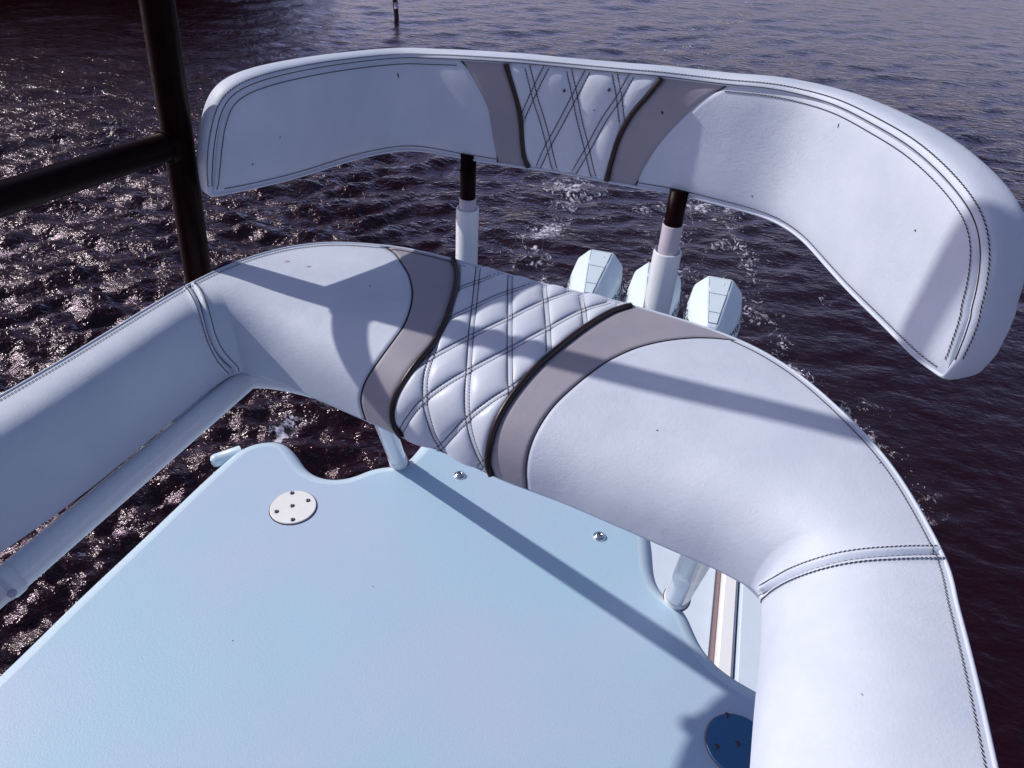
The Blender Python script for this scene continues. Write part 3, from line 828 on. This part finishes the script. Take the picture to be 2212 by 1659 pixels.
def bquilt_disp(P, s, v):
    D = back_disp(P, s, v)
    e = np.minimum(poly_dist(P, BBP['PL']), poly_dist(P, BBP['PR'])) + .003
    H = np.interp(s, np.linspace(0, 1, len(H_)), H_)
    e = np.minimum(e, (1 - v) * H + .001)
    return D + pillow(P, BQP[:3], BQP[3:], e, .0064, .0120) - .001
rb = np.linspace(0, 1, 80); o1 = np.ones_like(rb); FB = {k: boundary(v, rb) for k, v in bb.items()}
panel('back_pad', BS, 0 * o1, FB['GL'], rb, 160, M_BACK, back, back_disp)
tag(panel('accent_band', BS, FB['GL'], FB['PL'], rb, 30, M_TAUPE, back, back_disp), 'taupe accent band')
rq = np.linspace(0, 1, 190)
tag(panel('quilted_pad', BS, boundary(bb['PL'], rq), boundary(bb['PR'], rq), rq, 220, M_QUILT, back, bquilt_disp), 'diamond quilted white centre')
tag(panel('accent_band', BS, FB['PR'], FB['GR'], rb, 40, M_TAUPE, back, back_disp), 'taupe accent band')
panel('back_pad', BS, FB['GR'], o1, rb, 240, M_BACK, back, back_disp)
for k in ('PL', 'PR'):
    v = np.linspace(.0, 1, 90); s = boundary(bb[k], v); P = BS.p(s, v) + BS.nrm(s, v) * .001
    link_mesh('welt_cord', *tube(P, .0042, 10), M_PIPING, back)
for k in ('GL', 'GR'):
    v = np.linspace(.0, 1, 90); s = boundary(bb[k], v); P = BS.p(s, v) - BS.nrm(s, v) * .0030
    link_mesh('seam', *tube(P, .0010, 6), M_THREAD, back)
# border cushion running round the whole pad
def build_border():
    n = len(B_); Tp = GB[:, -1]; Bp = GB[:, 0]
    loop = np.vstack([Tp, Bp[::-1][1:-1]]); nl = np.vstack([n_, n_[::-1][1:-1]]); un = np.vstack([U_, U_[::-1][1:-1]])
    side = np.r_[np.ones(n), np.zeros(n - 2)]; ss = np.r_[np.linspace(0, 1, n), np.linspace(1, 0, n)[1:-1]]
    d = np.r_[0, np.cumsum(np.linalg.norm(np.diff(np.vstack([loop, loop[:1]]), axis=0), axis=1))]; K = 620; t = np.linspace(0, d[-1], K, endpoint=False)
    ip = lambda A: np.stack([np.interp(t, d, np.r_[A[:, c], A[0, c]]) for c in range(A.shape[1])], -1)
    L = ip(loop); nn = ip(nl); nn /= np.linalg.norm(nn, axis=1)[:, None]; sd = ip(side[:, None])[:, 0]; sv = ip(ss[:, None])[:, 0]
    T = np.roll(L, -1, 0) - np.roll(L, 1, 0); T /= np.linalg.norm(T, axis=1)[:, None] + 1e-12
    m = np.cross(T, nn); 
    if m[K // 4][2] < 0: m = -m
    m -= nn * (m * nn).sum(1)[:, None]
    kk = np.ones(11) / 11; m = np.stack([np.convolve(np.r_[m[-5:, c], m[:, c], m[:5, c]], kk, 'valid') for c in range(3)], -1); m /= np.linalg.norm(m, axis=1)[:, None]
    up = m[:, 2] > .3
    Th = np.where(True, np.interp(sv, [0, .1, .45, .62, .8, 1], [.045, .042, .040, .045, .057, .060]), 0)
    r = np.interp(sv, [0, .06, .2, .45, .62, .8, 1], [.017, .014, .012, .011, .013, .016, .017])
    lower = np.clip((-m[:, 2] + .2) / .6, 0, 1); r = r * (1 - lower) + .0065 * lower
    kk = np.ones(15) / 15; r = np.convolve(np.r_[r[-7:], r, r[:7]], kk, 'valid')
    phi = np.linspace(0, 1, 29)
    V = np.zeros((K, 29, 3))
    for j, p in enumerate(phi):
        # squarish half-round: rises, runs flat backwards, falls
        a_ = p * math.pi; cx = math.copysign(abs(math.cos(a_)) ** .75, math.cos(a_)); sy = math.sin(a_) ** .7 if 0 < p < 1 else 0
        g_ = 0
        V[:, j] = L + m * (r * sy)[:, None] + nn * (Th * (1 - cx) / 2)[:, None]
    # tuck the first row in to the pad
    V[:, 0] += nn * .003
    global I_END
    I_END = int(np.argmax(sd < .5))
    return L, nn, m, Th, r, V
L_, nn_, m_b, Th_, r_b, VB = build_border()
f = grid_faces(VB.shape[0], VB.shape[1], closed_n=True)
q = f[len(f) // 4]; Vf = VB.reshape(-1, 3); nf = np.cross(Vf[q[1]] - Vf[q[0]], Vf[q[2]] - Vf[q[1]]); c_ = (L_[q[0] // 29] + nn_[q[0] // 29] * .02)
if nf.dot(Vf[q[0]] - c_) < 0: f = [tuple(reversed(t)) for t in f]
link_mesh('border_cushion', Vf, f, M_BACK, back)
BD = Surf(VB)
# rear face
nb = len(B_); Thb = np.interp(np.linspace(0, 1, nb), [0, .1, .45, .62, .8, 1], [.045, .042, .040, .045, .057, .060])
hv = np.linspace(0, 1, 10); GR_ = B_[:, None] + (hv[None, :, None] * H_[:, None, None]) * U_[:, None] + (n_ * Thb[:, None])[:, None]
f = grid_faces(nb, 10); link_mesh('rear_panel', GR_.reshape(-1, 3), f, M_BACK, back)
# stitching
th = []
for q in BQSV:
    for o_ in (-.0042, .0042): th.append(stitch_mesh(BS, q, bquilt_disp, off=o_, rad=.0008))
link_mesh('quilt_stitching', *add_parts(*th), M_THREAD, back)['kind'] = 'stuff'
th = []
def inset_line(s0, s1, dist, top=True, n=220):
    s = np.linspace(s0, s1, n); H = np.interp(s, np.linspace(0, 1, len(H_)), H_); v = np.clip(dist / np.maximum(H, .02), 0, .5); return np.stack([s, 1 - v if top else v], -1)
zero = lambda P, s, v: np.zeros(len(P))
sGL = float(FB['GL'][-1]); sGR = float(FB['GR'][-1]); sGLb = float(FB['GL'][0]); sGRb = float(FB['GR'][0])
# top stitch on the two plain pads, set in at a true distance from the seam
def offset_inside(s_from, s_to, dist):
    K = len(L_); out = []
    for i in range(0, I_END):
        p = L_[i % K] - m_b[i % K] * dist; out.append(p)
    out = np.array(out); px = proj(out); sv = BS.locate(px); ok = (sv[:, 0] >= s_from) & (sv[:, 0] <= s_to) & (sv[:, 1] > .03)
    return sv[ok]
th.append(stitch_mesh(BS, offset_inside(.003, sGL, .0065), back_disp, rad=.00075, step=.0048, wav=.0005))
th.append(stitch_mesh(BS, offset_inside(sGR, .997, .0065), back_disp, rad=.00075, step=.0048, wav=.0005))
th.append(stitch_mesh(BS, inset_line(.012, sGLb, .006, False), back_disp, rad=.00075, step=.0048, wav=.0005))
th.append(stitch_mesh(BS, inset_line(sGRb, .992, .006, False), back_disp, rad=.0008, step=.0048, wav=.0005))
# border stitches
Kb = VB.shape[0]; i_top = np.arange(2, I_END - 2)
def bline(j0, j1=None):
    s = i_top / (Kb - 1); j = np.full(len(s), j0 / 28.0); return np.stack([s, j], -1)
th.append(stitch_mesh(BD, bline(5.4), zero, rad=.00075, step=.0050, wav=.0006, lift=.0006))
link_mesh('seam_stitching', *add_parts(*[t for t in th if len(t[0])]), M_THREAD, back)['kind'] = 'stuff'
e = bline(1.3); P = BD.p(e[:, 0], e[:, 1]); link_mesh('seam', *tube(P, .0007, 6), M_THREAD, back)
for x, y, s1_, s2_ in ((860, 163, .0016, .005), (1220, 194, .003, .0035), (1317, 193, .003, .0035), (1431, 243, .0022, .0036), (1812, 272, .0012, .004), (1310, 450, .0, 0), (1980, 498, .0016, .0016), (1625, 423, .0015, .0015), (545, 354, .002, .0014), (604, 296, .0015, .0012), (1286, 236, .0014, .0012)):
    if s1_: spot(BS, x, y, s1_, s2_, .2, M_NICK, 'nick', back, back_disp, .0008 if 1200 > x or x > 1400 else .006)
# two posts
def post(base_px, stem_top_px, sleeve_top_y, collar_top_y, rs, rc, rb):
    P = at(stem_top_px[0], stem_top_px[1], ZB - .004); P = P + np.array([P[0], P[1], 0]) / np.hypot(P[0], P[1]) * .016
    xy = P[:2]; print('post', proj([xy[0], xy[1], 4.95]), base_px); z1 = vert_z(xy, sleeve_top_y); z2 = vert_z(xy, collar_top_y)
    sl_ = link_mesh('post_sleeve', *lathe((xy[0], xy[1], 0), [(rs, 4.80), (rs, z1 - .002), (rs - .001, z1), (rs - .0035, z1), (rs - .0045, z1 - .012)], 40), M_PIPE, back)
    link_mesh('collar', *lathe((xy[0], xy[1], 0), [(rc, z1 - .03), (rc, z2 - .001), (rc - .001, z2)], 36), M_COLLAR, back)
    link_mesh('stem', *lathe((xy[0], xy[1], 0), [(rb, z2 - .01), (rb, ZB + .006)], 32), M_BLACK, back)
post((1001, 575), (1012, 350), 449, 427, .0208, .0152, .0139)
post((1402, 682), (1464, 432), 541, 484, .0240, .0172, .0152)

# ================================================================== TOWER FRAME (black tubes)
tb = at(431, 606, 4.97); tb2 = tb.copy(); tb2[:2] *= 1.02
def on_ray_near(px, p0, p1):
    """point on the line p0 + t*p1 closest to the sight line px"""
    r = ray(*px); n = np.cross(p1, r); M = np.array([p1, -r, n]).T; t = np.linalg.solve(M, CAM - p0); return p0 + p1 * t[0]
S_ = at(690, 648, ZT); J = on_ray_near((385, 308), S_, SUN)
J = CAM + ray(385, 308) * np.linalg.norm(J - CAM)
ax = (J - tb2) / np.linalg.norm(J - tb2)
tower = thing('tower_frame', tb2, 'black metal tower upright with a side bar, left behind the padded rail', 'tower tube')
pipe('upright', [tb2 - ax * .05, tb2, J, J + ax * 1.9], .0218, M_BLACK, tower, 32)
# side bar: lies in the plane its shadow on the seat gives
S2 = at(630, 738, ZT - .010); pn = np.cross(S2 - S_, SUN); pn /= np.linalg.norm(pn)
re_ = ray(0, 430); E_ = CAM + re_ * ((J - CAM) @ pn) / (re_ @ pn)
print('tower', tb2, J, proj(J + ax * .3), 'bar', E_)
bd = E_ - J; bd2 = bd / np.linalg.norm(bd)
pipe('cross_bar', [J, J + bd * .5, J + bd2 * (np.linalg.norm(bd) + .5)], .0195, M_BLACK, tower, 32)
link_mesh('weld_collar', *tube(np.array([J + bd2 * .018, J + bd2 * .026, J + bd2 * .03]), np.array([.0245, .0225, .0205]), 24), M_BLACK, tower)

# ================================================================== HULL
AX = R(14.0); av = np.array([math.sin(AX), math.cos(AX), 0]); lv = np.array([math.cos(AX), -math.sin(AX), 0])
def bp(lat, along, z): return lv * lat + av * along + np.array([0, 0, z])
hull = thing('boat_hull', bp(-.2, 2.0, 0), 'white fibreglass boat hull and deck seen through the gap right of the hardtop', 'boat')
def prism(quad, z0, z1, name, mat, parent, bev=.008):
    bm = bmesh.new(); c = np.array(WORLD_LOC[parent.name])
    b0 = [bm.verts.new(bp(a_, b__, z0) - c) for a_, b__ in quad]; b1 = [bm.verts.new(bp(a_, b__, z1) - c) for a_, b__ in quad]
    n = len(quad); bm.faces.new(list(reversed(b0))); bm.faces.new(b1)
    for i in range(n): bm.faces.new((b0[i], b0[(i + 1) % n], b1[(i + 1) % n], b1[i]))
    bmesh.ops.recalc_face_normals(bm, faces=bm.faces)
    if bev: bmesh.ops.bevel(bm, geom=bm.edges[:], offset=bev, segments=2, affect='EDGES')
    me = bpy.data.meshes.new(name); bm.to_mesh(me); bm.free(); me.materials.append(mat)
    o = bpy.data.objects.new(name, me); COL.objects.link(o); o.parent = parent; WORLD_LOC[o.name] = WORLD_LOC[parent.name]; return o
prism([(-1.42, -4), (1.02, -4), (1.02, 6.5), (-1.42, 6.5)], -.35, .72, 'hull_shell', M_HULL, hull, .05)
prism([(-1.40, -4), (.69, -4), (.69, 6.2), (-1.40, 6.2)], .725, 1.10, 'cockpit_deck', M_HULL, hull, .01)
prism([(.722, -4), (.840, -4), (.840, 6.35), (.722, 6.35)], .725, 1.20, 'gunwale_cap', M_HULLB, hull, .02)
prism([(.853, -4), (1.06, -4), (1.06, 6.45), (.853, 6.45)], .725, 1.195, 'gunwale_ledge', M_HULL, hull, .02)
prism([(.8402, -4), (.8528, -4), (.8528, 6.3), (.8402, 6.3)], .73, 1.13, 'rubber_seal', M_RUBBER, hull, 0)
prism([(.692, -4), (.720, -4), (.720, 6.3), (.692, 6.3)], .73, 1.12, 'shade_strip', plain('brown_shade', (.22, .16, .17), .5), hull, .004)  # brown strip standing in for shade on the gunwale's inner side

# ================================================================== OUTBOARDS
def make_motor(first):
    o = thing('outboard_motor', (0, 0, 0), '', 'outboard motor', 'white outboard motors on the transom')
    WORLD_LOC[o.name] = (0, 0, 0)
    #  y, strip half, strip z, shoulder half, shoulder z, belly half, belly z, foot half, foot z
    st = [(-.04, .030, -.275, .060, -.36, .085, -.46, .080, -.74),
          (.00, .050, -.215, .120, -.33, .155, -.44, .135, -.76),
          (.25, .074, -.125, .190, -.275, .250, -.42, .195, -.78),
          (.52, .100, -.045, .235, -.215, .270, -.40, .205, -.80),
          (.74, .116, .000, .222, -.135, .245, -.38, .190, -.80),
          (.83, .112, -.030, .190, -.16, .205, -.40, .165, -.80),
          (.86, .095, -.110, .150, -.190, .170, -.44, .130, -.80)]
    V = []
    for y, a1, z1, a2, z2, a3, z3, a4, z4 in st:
        V += [(-a4, y, z4), (-a3, y, z3), (-a2, y, z2), (-a1, y, z1), (a1, y, z1), (a2, y, z2), (a3, y, z3), (a4, y, z4)]
    F = []
    for i in range(len(st) - 1):
        for j in range(7): F.append((i * 8 + j, (i + 1) * 8 + j, (i + 1) * 8 + j + 1, i * 8 + j + 1))
    F.append(tuple(range(8))); F.append(tuple(reversed([(len(st) - 1) * 8 + j for j in range(8)])))
    F = [tuple(reversed(q)) for q in F]
    V = [(x * 1.28, y, z) for x, y, z in V]
    c = link_mesh('cowling', V, F, M_COWL, o, smooth=False)
    bv = c.modifiers.new('bevel', 'BEVEL'); bv.width = .026; bv.segments = 4; bv.limit_method = 'ANGLE'; bv.angle_limit = R(9)
    def zs(y, k): return np.interp(y, [s[0] for s in st], [s[k] for s in st])
    # inset top panels, three plates with gaps between
    for ya, yb in ((.03, .17), (.18, .45), (.46, .725)):
        V = []; 
        for y in np.linspace(ya, yb, 4):
            h = zs(y, 1) * 1.28 - .022; z = zs(y, 2) + .0075
            V += [(-h, y, z - .012), (-h + .004, y, z), (h - .004, y, z), (h, y, z - .012)]
        F = grid_faces(4, 4) + [(3, 2, 1, 0), (12, 13, 14, 15)]
        link_mesh('top_panel', V, F, M_COWL, o, smooth=False)
    V = []
    for y in np.linspace(.02, .735, 6):
        h = zs(y, 1) * 1.28 - .016; z = zs(y, 2) + .0018; V += [(-h, y, z), (h, y, z)]
    link_mesh('panel_gap', V, grid_faces(6, 2), M_LINE, o, smooth=False)
    link_mesh('badge', *lathe((.045, .64, float(zs(.64, 2)) + .007), [(.014, 0), (.011, .004), (.001, .005)], 16), M_COWL, o)
    # chin split line, midsection and lower unit
    V, F = add_parts(tube(np.array([(0, .05, -.78), (0, .40, -.80), (0, .62, -.80)]), .12, 14), tube(np.array([(0, .38, -.80), (0, .40, -1.2), (0, .42, -1.75)]), np.array([.13, .085, .06]), 14))
    link_mesh('midsection', V, F, M_COWL, o)
    link_mesh('lower_unit', *tube(np.array([(0, .15, -1.95), (0, .25, -1.95), (0, .42, -1.95), (0, .62, -1.95), (0, .70, -1.95)]), np.array([.01, .055, .07, .05, .03]), 14), M_COWL, o)
    V = [(-.15, y, -.81) for y in (.0, .8)]
    # lettering on both sides of the cowling
    cu = bpy.data.curves.new('lettering', 'FONT'); cu.body = 'MERCURY'; cu.size = .118; cu.extrude = .0015; cu.align_x = 'CENTER'; cu.align_y = 'CENTER'; cu.space_character = 1.12
    to = bpy.data.objects.new('lettering_source', cu); COL.objects.link(to)
    dg = bpy.context.evaluated_depsgraph_get(); me = bpy.data.meshes.new_from_object(to.evaluated_get(dg)); bpy.data.objects.remove(to)
    n0 = len(me.vertices); co = np.zeros(n0 * 3); me.vertices.foreach_get('co', co); co = co.reshape(-1, 3)
    polys = [tuple(p.vertices) for p in me.polygons]
    for sg in (-1, 1):
        out = np.zeros_like(co)
        yy = .40 + co[:, 0] * (1 if sg > 0 else -1)
        h = co[:, 1]
        a2_ = zs(yy, 3) * 1.28; z2_ = zs(yy, 4); a3_ = zs(yy, 5) * 1.28; z3_ = zs(yy, 6)
        f_ = np.clip(.60 - h / .22, 0, 1)
        xx = a2_ * (1 - f_) + a3_ * f_ + .004 + co[:, 2]; z = z2_ * (1 - f_) + z3_ * f_
        out[:, 0] = sg * xx; out[:, 1] = yy; out[:, 2] = z + .002
        link_mesh('lettering', out, polys, M_LETTER, o, smooth=False)
    return o
def copy_tree(o, parent=None):
    c = o.copy(); COL.objects.link(c); c.parent = parent
    for ch in list(o.children): copy_tree(ch, c)
    return c
mot = make_motor(True)
e1 = at(1300, 544, 1.42); e3 = at(1557, 602, 1.42); e2 = (e1 + e3) / 2; print('engines', e1, e3, np.linalg.norm(e3 - e1) / 2)
labels = ['white outboard motor nearest the left post, facing the camera', 'white outboard motor partly hidden behind the right post sleeve', 'white outboard motor right of the right post, last of the row']
for k, e in enumerate((e1, e2, e3)):
    o = mot if k == 0 else copy_tree(mot)
    rot = -AX
    off = Matrix.Rotation(rot, 3, 'Z') @ Vector((0, .74, 0))
    o.location = (e[0] - off.x, e[1] - off.y, 1.42); o.rotation_euler = (0, 0, rot); o['label'] = labels[k]
tr = prism([(-1.3, 6.5), (1.0, 6.5), (1.0, 6.62), (-1.3, 6.62)], .1, .74, 'transom', M_HULL, hull, .02)

# ================================================================== PILING
pb_ = at(857, 42, 0); pl = thing('piling', pb_, 'thin dark timber piling standing in the water beyond the backrest', 'piling')
link_mesh('pole', *tube(np.array([pb_ + [0.05, 0, -1], pb_, pb_ + [-.22, 0, 3.3]]), np.array([.085, .085, .075]), 12), M_PILE, pl)
link_mesh('band', *tube(np.array([pb_ + [0, 0, .35], pb_ + [-.02, 0, .55]]), .093, 12), M_COLLAR, pl)

SC.render.engine = 'CYCLES'
